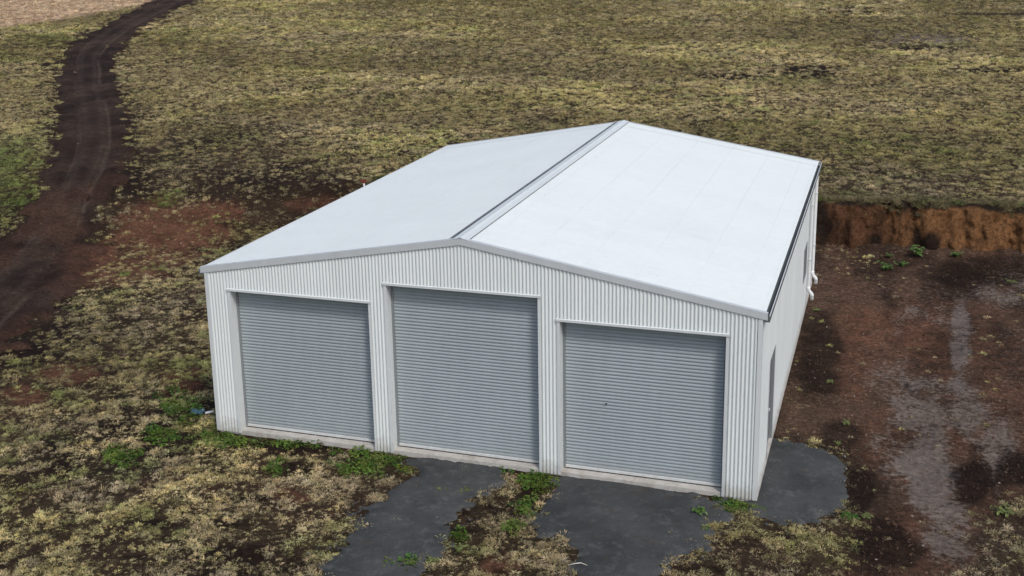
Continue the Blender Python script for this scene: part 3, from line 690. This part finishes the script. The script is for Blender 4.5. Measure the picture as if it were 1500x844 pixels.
def clod_mesh(name, seed, mt):
    r = random.Random(seed); bm = bmesh.new(); bmesh.ops.create_icosphere(bm, subdivisions=1, radius=.5)
    for v in bm.verts: v.co *= r.uniform(.7, 1.25); v.co.z *= .7
    me = bpy.data.meshes.new(name); bm.to_mesh(me); bm.free(); me.materials.append(mt)
    at_ = me.attributes.new('bladev', 'FLOAT', 'FACE'); at_.data.foreach_set('value', [r.uniform(.4, .6) for _ in me.polygons]); return me

def scatter(name, pos, rot, scl, colr, var, meshes, label=None, cat=None):
    me = bpy.data.meshes.new(name); me.vertices.add(len(pos)); me.vertices.foreach_set('co', pos.astype(np.float32).ravel())
    for nm, ty, dat, key in (('prot', 'FLOAT_VECTOR', rot, 'vector'), ('pscl', 'FLOAT_VECTOR', scl, 'vector'), ('gcol', 'FLOAT_COLOR', colr, 'color')):
        at_ = me.attributes.new(nm, ty, 'POINT'); at_.data.foreach_set(key, dat.astype(np.float32).ravel())
    at_ = me.attributes.new('pvar', 'INT', 'POINT'); at_.data.foreach_set('value', var.astype(np.int32))
    o = link(bpy.data.objects.new(name, me))
    ng = bpy.data.node_groups.new(name+'_nodes', 'GeometryNodeTree')
    ng.interface.new_socket('Geometry', in_out='INPUT', socket_type='NodeSocketGeometry'); ng.interface.new_socket('Geometry', in_out='OUTPUT', socket_type='NodeSocketGeometry')
    gi = ng.nodes.new('NodeGroupInput'); go = ng.nodes.new('NodeGroupOutput'); ip = ng.nodes.new('GeometryNodeInstanceOnPoints'); gj = ng.nodes.new('GeometryNodeGeometryToInstance')
    for mm in reversed(meshes):
        src = bpy.data.objects.new(name+'_source', mm); oi = ng.nodes.new('GeometryNodeObjectInfo'); oi.inputs['Object'].default_value = src; ng.links.new(oi.outputs['Geometry'], gj.inputs[0])
    def attr(nm, ty):
        a = ng.nodes.new('GeometryNodeInputNamedAttribute'); a.data_type = ty; a.inputs['Name'].default_value = nm; return a.outputs['Attribute']
    ng.links.new(gi.outputs[0], ip.inputs['Points']); ng.links.new(gj.outputs[0], ip.inputs['Instance']); ip.inputs['Pick Instance'].default_value = True
    ng.links.new(attr('pvar', 'INT'), ip.inputs['Instance Index']); ng.links.new(attr('prot', 'FLOAT_VECTOR'), ip.inputs['Rotation']); ng.links.new(attr('pscl', 'FLOAT_VECTOR'), ip.inputs['Scale'])
    ng.links.new(ip.outputs[0], go.inputs[0])
    md = o.modifiers.new('scatter', 'NODES'); md.node_group = ng
    tag(o, label, cat, kind='stuff'); return o

def land(x, y): return hgt(x, y, .45)+(fbm(x, y, .55, 31, 3)-.5)*.05
def in_view(x, y, z, mg=190):
    a, b, f = pix(x, y, z); return (f > 5) & (a > -mg) & (a < 1500+mg) & (b > -40) & (b < 844+mg)
def off_shed(x, y, mgn): return ~((x > -mgn) & (x < W+mgn) & (y > -mgn) & (y < L+mgn))

# grass: matted tussocks over the paddock
PX_, PY_, SC_ = [], [], []
def candidates(x0, x1, y0, y1, dens):
    n = int((x1-x0)*(y1-y0)*dens); return rng.uniform(x0, x1, n), rng.uniform(y0, y1, n)
def jittered(x0, x1, y0, y1, sp):
    xs, ys = np.meshgrid(np.arange(x0, x1, sp), np.arange(y0, y1, sp*.92)); xs[1::2] += sp/2
    return (xs+rng.normal(0, sp*.24, xs.shape)).ravel(), (ys+rng.normal(0, sp*.24, ys.shape)).ravel()
bands = [(17, 29, .108), (29, 44, .122), (44, 62, .155), (62, 90, .21), (90, 150, .33), (150, 260, .9)]
for d0, d1, sp in bands:
    r0 = CAM[:2]; x0, x1 = r0[0]-d1*1.02, r0[0]+d1*.30; y0, y1 = max(-14, r0[1]+d0*.6), r0[1]+d1*1.08
    x, y = jittered(x0, x1, y0, y1, sp)
    z = land(x, y); a, b, f = pix(x, y, z); k = (f > d0) & (f <= d1) & in_view(x, y, z) & off_shed(x, y, .06)
    PX_.append(x[k]); PY_.append(y[k]); SC_.append(np.full(k.sum(), sp/.118))
x = np.concatenate(PX_); y = np.concatenate(PY_); s0 = np.concatenate(SC_)
g = masks(x, y)
cl = fbm(x, y, .30, 91, 3); cl2 = fbm(x, y, 3.2, 92, 3); dep = pix(x, y, land(x, y))[2]
fine = ss(70, 35, dep)
den = .26+.24*(1-fine)+(.74-.24*(1-fine))*ss(.33-.06*(1-fine), .42, cl+.26*(cl2-.5)+.08+.09*(1-fine))
den *= (1-.985*g['track'])*(1-.965*g['gravel'])*(1-.86*g['dark'])*(1-.9*g['red'])*(1-.75*g['mud'])*(1-.55*g['thin'])
den *= 1-.62*g['verge']*(1-g['crop'])
den *= 1-g['yard']*(.985-.22*ss(.55, .7, cl2)*ss(15, 12.5, x))
den = np.maximum(den, g['green']*.9*(1-g['track']))
yb = bank_y(x)+(fbm(x, y*0, 3.0, 3, 2)-.5)*.5; sharp = (bank_w(x) < 1.6)
onbank = sharp & (y > yb-1.35) & (y < yb+.1)
den = np.where(onbank, .02, den)
k = rng.random(len(x)) < den
x, y, s0, cl, cl2, dep = x[k], y[k], s0[k], cl[k], cl2[k], dep[k]; g = {q: v[k] for q, v in g.items()}
z = land(x, y); N = len(x)
STRAW = np.array([.41, .335, .18]); OLIVE = np.array([.25, .21, .088]); GRN = np.array([.10, .145, .032]); GREY = np.array([.285, .232, .142]); YEL = np.array([.34, .30, .115]); PINK = np.array([.56, .425, .29]); DBR = np.array([.11, .085, .055])
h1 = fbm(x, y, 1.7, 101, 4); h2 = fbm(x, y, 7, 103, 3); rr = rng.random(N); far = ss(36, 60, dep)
c = STRAW+(GREY-STRAW)*ss(.30, .60, h1)[:, None]
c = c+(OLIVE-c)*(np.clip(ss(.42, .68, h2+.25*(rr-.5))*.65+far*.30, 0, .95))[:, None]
c = c+(YEL-c)*(ss(.5, .7, fbm(x, y, 2.4, 105, 3)+.2*(rng.random(N)-.5))*.55)[:, None]
c = c+(GRN*1.3-c)*(ss(.60, .74, fbm(x, y, .9, 107, 3)+.12*(rng.random(N)-.5))*.42)[:, None]
c = c+(DBR-c)*(g['thin']*.55)[:, None]
tone = fbm(x, y, 11, 109, 3); c = c*(.94+.36*ss(.3, .7, tone))[:, None]*(1.2+.25*far)[:, None]  # broad random brightness variation in the grass colour
c = c+(GRN*(1.1+.7*rng.random((N, 1)))-c)*(g['green']*.88)[:, None]
c = c+(PINK-c)*(g['crop']*.92)[:, None]
big = fbm(x*.45, y, 7.5, 115, 4); c = c+(np.array([.225, .18, .085])-c)*(far*(1-g['crop'])*.6*ss(.46, .62, big))[:, None]; c = c+(np.array([.31, .25, .125])-c)*(far*(1-g['crop'])*.6*ss(.5, .36, big))[:, None]
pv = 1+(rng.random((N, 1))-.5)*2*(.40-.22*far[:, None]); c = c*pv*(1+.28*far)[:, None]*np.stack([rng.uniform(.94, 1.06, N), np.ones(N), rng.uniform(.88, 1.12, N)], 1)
gm_ = [tuft_mesh('grass_tuft', 50, .045, .078, .0062, (.25, 1.25), (.7, 2.3), 200+i, M_GRASS) for i in range(6)]+[tuft_mesh('grass_sprig', 26, .035, .095, .0055, (.3, 1.3), (.4, 1.4), 230+i, M_GRASS) for i in range(2)]
var = np.where(rng.random(N) < .94-0*N, rng.integers(0, 6, N), 6+rng.integers(0, 2, N))
sc = s0*rng.uniform(.55, 1.3, N)*(.68+.62*ss(.38, .62, cl))
scl = np.stack([sc, sc, sc*rng.uniform(.6, 1.15, N)*(1-.2*ss(50, 90, dep))], 1)
rot = np.stack([rng.normal(0, .16, N), rng.normal(0, .16, N), rng.uniform(0, 6.283, N)], 1)
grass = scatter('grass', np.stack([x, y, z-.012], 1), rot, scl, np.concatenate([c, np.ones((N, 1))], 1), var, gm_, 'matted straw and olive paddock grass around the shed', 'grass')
print('grass tufts', N)

# grass hanging over the lip of the bank
n = 7500; x = rng.uniform(-5, 32, n); yb = bank_y(x)+(fbm(x, x*0, 3.0, 3, 2)-.5)*.5
yo = np.where(rng.random(n) < .45, rng.normal(.04, .15, n), rng.uniform(.0, 1.0, n))-.25*(fbm(x, x*0, .7, 111, 2)-.5); y = yb+yo
z = np.where(yo > .0, np.maximum(1.45-.1*yo, hgt(x, y, .45)), 1.45+yo*2.0)+.015+rng.uniform(-.05, .03, n)
kk = (fbm(x, y, .6, 113, 2) > .36) | (yo > .3); x, y, z, yo = x[kk], y[kk], z[kk], yo[kk]; n = len(x)
c = np.array([.21, .175, .09])+(GRN-np.array([.21, .175, .09]))*(.8*ss(.52, .68, fbm(x, y, 1.2, 114, 3)))[:, None]; c = c*rng.uniform(.35, 1.3, (n, 1))
sc = rng.uniform(.6, 1.7, n); rot = np.stack([rng.normal(.55, .3, n)*(yo < .15), rng.normal(0, .3, n), rng.normal(0, .5, n)], 1)
scatter('bank_grass', np.stack([x, y, z], 1), rot, np.stack([sc, sc, sc], 1), np.concatenate([c, np.ones((n, 1))], 1), rng.integers(0, 6, n), gm_, 'ragged dark tussock fringe hanging over the lip of the cut bank', 'grass')

# low green leafy ground cover at the foot of the walls and between the gravel aprons
ros = [rosette_mesh('leaf_rosette', 26, .09, .085, .03, 300+i, M_GRASS) for i in range(4)]
x, y = candidates(-3, 14, -6, 3, 90); z = land(x, y); g = masks(x, y); wl = np.minimum(np.abs(y), 9)
wall_d = np.where((x > -.2) & (x < 12.2) & (y < .1), -y, 9); nz = fbm(x, y, .8, 121, 3)
den = g['green']*.8*ss(.34, .52, fbm(x, y, .35, 122, 2)+.1)+ss(.28, .05, wall_d)*ss(.40, .55, nz)*.7*(1-.75*g['apron'])
k = (rng.random(len(x)) < den) & off_shed(x, y, .05) & in_view(x, y, z); x, y, z = x[k], y[k], z[k]; n = len(x)
c = np.array([.065, .125, .022])*rng.uniform(.6, 1.7, (n, 1))*np.stack([rng.uniform(.8, 1.5, n), np.ones(n), rng.uniform(.7, 1.2, n)], 1)
sc = rng.uniform(.7, 1.6, n)
scatter('green_weeds', np.stack([x, y, z-.01], 1), np.stack([rng.normal(0, .2, n), rng.normal(0, .2, n), rng.uniform(0, 6.28, n)], 1), np.stack([sc, sc, sc*rng.uniform(.6, 1.3, n)], 1), np.concatenate([c, np.ones((n, 1))], 1), rng.integers(0, 4, n), ros, 'low bright green leafy weeds along the foot of the front wall', 'weeds')

# clods and crumbs on the bare earth
M_CLOD = leafy('clod_earth', 'INSTANCER')
cm = [clod_mesh('clod', 400+i, M_CLOD) for i in range(4)]
x1, y1 = candidates(10, 26, -4, 22, 130); x2, y2 = candidates(-28, -1, -6, 26, 50); x = np.r_[x1, x2]; y = np.r_[y1, y2]; z = land(x, y); g = masks(x, y)
bare = np.clip(g['yard']*(1-.6*g['mud'])+g['red']*.6+g['dark']*.6+g['track']*.8, 0, 1)*ss(.35, .6, fbm(x, y, 1.3, 131, 3)+.05)
k = (rng.random(len(x)) < bare) & off_shed(x, y, .1) & in_view(x, y, z) & (g['apron'] < .4); x, y, z = x[k], y[k], z[k]; n = len(x)
cc4 = soil_colour(x, y, {q: v[k] for q, v in g.items()}); cc4[:, :3] *= rng.uniform(.75, 1.9, (n, 1)); pale = rng.random(n) < .012; cc4[pale, :3] = np.array([.30, .26, .21]); cc4[:, 3] = 1
sc = .016+.06*rng.random(n)**4
scatter('earth_clods', np.stack([x, y, z+.003], 1), rng.uniform(0, 6.28, (n, 3)), np.stack([sc*rng.uniform(.8, 1.5, n), sc, sc*.7], 1), cc4, rng.integers(0, 4, n), cm, 'crumbs and clods of bare earth strewn over yard and track', 'clods')

# stones loosened from the gravel aprons
xs_, ys_ = [], []
for P in APRON:
    lo = np.array(P).min(0)-.5; hi = np.array(P).max(0)+.5; a, b = candidates(lo[0], hi[0], lo[1], hi[1], 150)
    d = sdf(P, a, b)+(fbm(a, b, .5, 141, 3)-.5)*.8; q = rng.random(len(a)) < (.85*np.exp(-(d/.16)**2)+.16*(d < 0)); xs_.append(a[q]); ys_.append(b[q])
x = np.concatenate(xs_); y = np.concatenate(ys_); k = off_shed(x, y, .06); x, y = x[k], y[k]; n = len(x); z = land(x, y)+.02
M_STONE = leafy('stone_bits', 'INSTANCER'); sm_ = [clod_mesh('stone', 450+i, M_STONE) for i in range(4)]
c = np.array([.06, .062, .065])*rng.uniform(.6, 2.1, (n, 1)); pale = rng.random(n) < .04; c[pale] = np.array([.26, .25, .23]); sc = .014+.035*rng.random(n)**2.5
scatter('loose_gravel', np.stack([x, y, z], 1), rng.uniform(0, 6.28, (n, 3)), np.stack([sc*1.3, sc, sc*.8], 1), np.concatenate([c, np.ones((n, 1))], 1), rng.integers(0, 4, n), sm_, 'loose dark gravel stones crumbling from the edges of the aprons', 'gravel')

# single weeds that stand on their own
M_LEAF, M_LEAF2, M_STEM = plain('weed_leaf', (.085, .17, .03), .6), plain('weed_leaf_pale', (.14, .17, .045), .6), plain('weed_stem', (.12, .13, .05), .7)
def weed(px, py, R, H, label, group=None, pale=False, seed=0, z=None):
    P = at(px, py); r = random.Random(seed); o = empty('weed', (P[0], P[1], P[2]-.02), r.uniform(0, 6))
    tag(o, label, 'weed', group)
    V = []; Fc = []; B = []
    stems = []
    for k in range(7):
        a = k*.9+r.uniform(-.3, .3); q = R*r.uniform(.45, 1); stems.append([(0, 0, 0), (q*.4*math.cos(a), q*.4*math.sin(a), H*.55), (q*math.cos(a), q*math.sin(a), H*r.uniform(.6, 1))])
    for st in stems: tube('stem', st, [.006, .005, .003], M_STEM, o, 5)
    for k in range(64):
        st = r.choice(stems); t = r.uniform(.25, 1); i = 0 if t < .5 else 1; f = (t-.5*i)*2
        c = np.array(st[i])*(1-f)+np.array(st[i+1])*f; a = r.uniform(0, 6.283); ln = R*r.uniform(.28, .5); wd = ln*r.uniform(.4, .6); e = r.uniform(-.4, .7)
        d = np.array([math.cos(a)*math.cos(e), math.sin(a)*math.cos(e), math.sin(e)]); s = np.array([-math.sin(a), math.cos(a), r.uniform(-.3, .3)]); i0 = len(V)
        for u, v in ((0, 0), (.35, -.5), (.75, -.36), (1, 0), (.75, .36), (.35, .5)): V.append(tuple(c+d*ln*u+s*wd*v+np.array([0, 0, -.3*ln*u*u])))
        Fc += [(i0, i0+1, i0+2, i0+3), (i0, i0+3, i0+4, i0+5)]
    mesh_obj('foliage', V, Fc, M_LEAF2 if pale else M_LEAF, o)
weed(1343, 376, .34, .42, 'tallest leafy green weed against the foot of the orange earth bank', seed=1)
weed(1300, 396, .30, .30, 'broad green weed on bare dirt just out from the bank foot', seed=2)
weed(1322, 390, .2, .2, 'small green weed between two larger weeds below the bank', seed=3)
weed(1400, 376, .22, .22, 'low green weed under the brightest orange part of the bank', seed=4)
weed(1303, 378, .16, .2, 'small green weed tucked against the brown end of the bank', seed=9)
weed(1025, 752, .17, .16, 'green weed sprouting through the dark gravel near the shed corner', seed=5)
weed(1033, 776, .1, .1, 'tiny green sprout at the gravel edge before the roller door', seed=6)
for i, (a, b) in enumerate([(648, 718), (681, 721)]):
    weed(a, b, .13, .09, 'small yellow-green weed in the dark gravel just outside the tall middle door', 'weeds in the gravel outside the middle door', True, 20+i)
for i, (a, b) in enumerate([(672, 806), (633, 823)]):
    weed(a, b, .14, .10, 'small yellow-green weed at the ragged outer end of the middle gravel apron', 'weeds at the outer end of the middle gravel', True, 24+i)
for i, (a, b, q, t) in enumerate([(1270, 757, .13, 'small pale weed on dark soil by the outer corner of the rounded gravel patch'), (1240, 622, .14, 'pale green weed on bare earth behind the rounded gravel patch'), (1228, 650, .10, 'tiny pale sprout touching the back edge of the rounded gravel patch'), (1470, 752, .24, 'wide low pale green weed beyond the muddy wheel tracks'), (1480, 414, .18, 'pale green weed on dark churned soil under the earth bank'), (1215, 560, .11, 'tiny pale weed on brown soil midway along the shed side'), (1196, 455, .15, 'pale green weed on the ground below the downpipe elbows')]):
    weed(a, b, q, q*.7, t, None, True, 40+i)
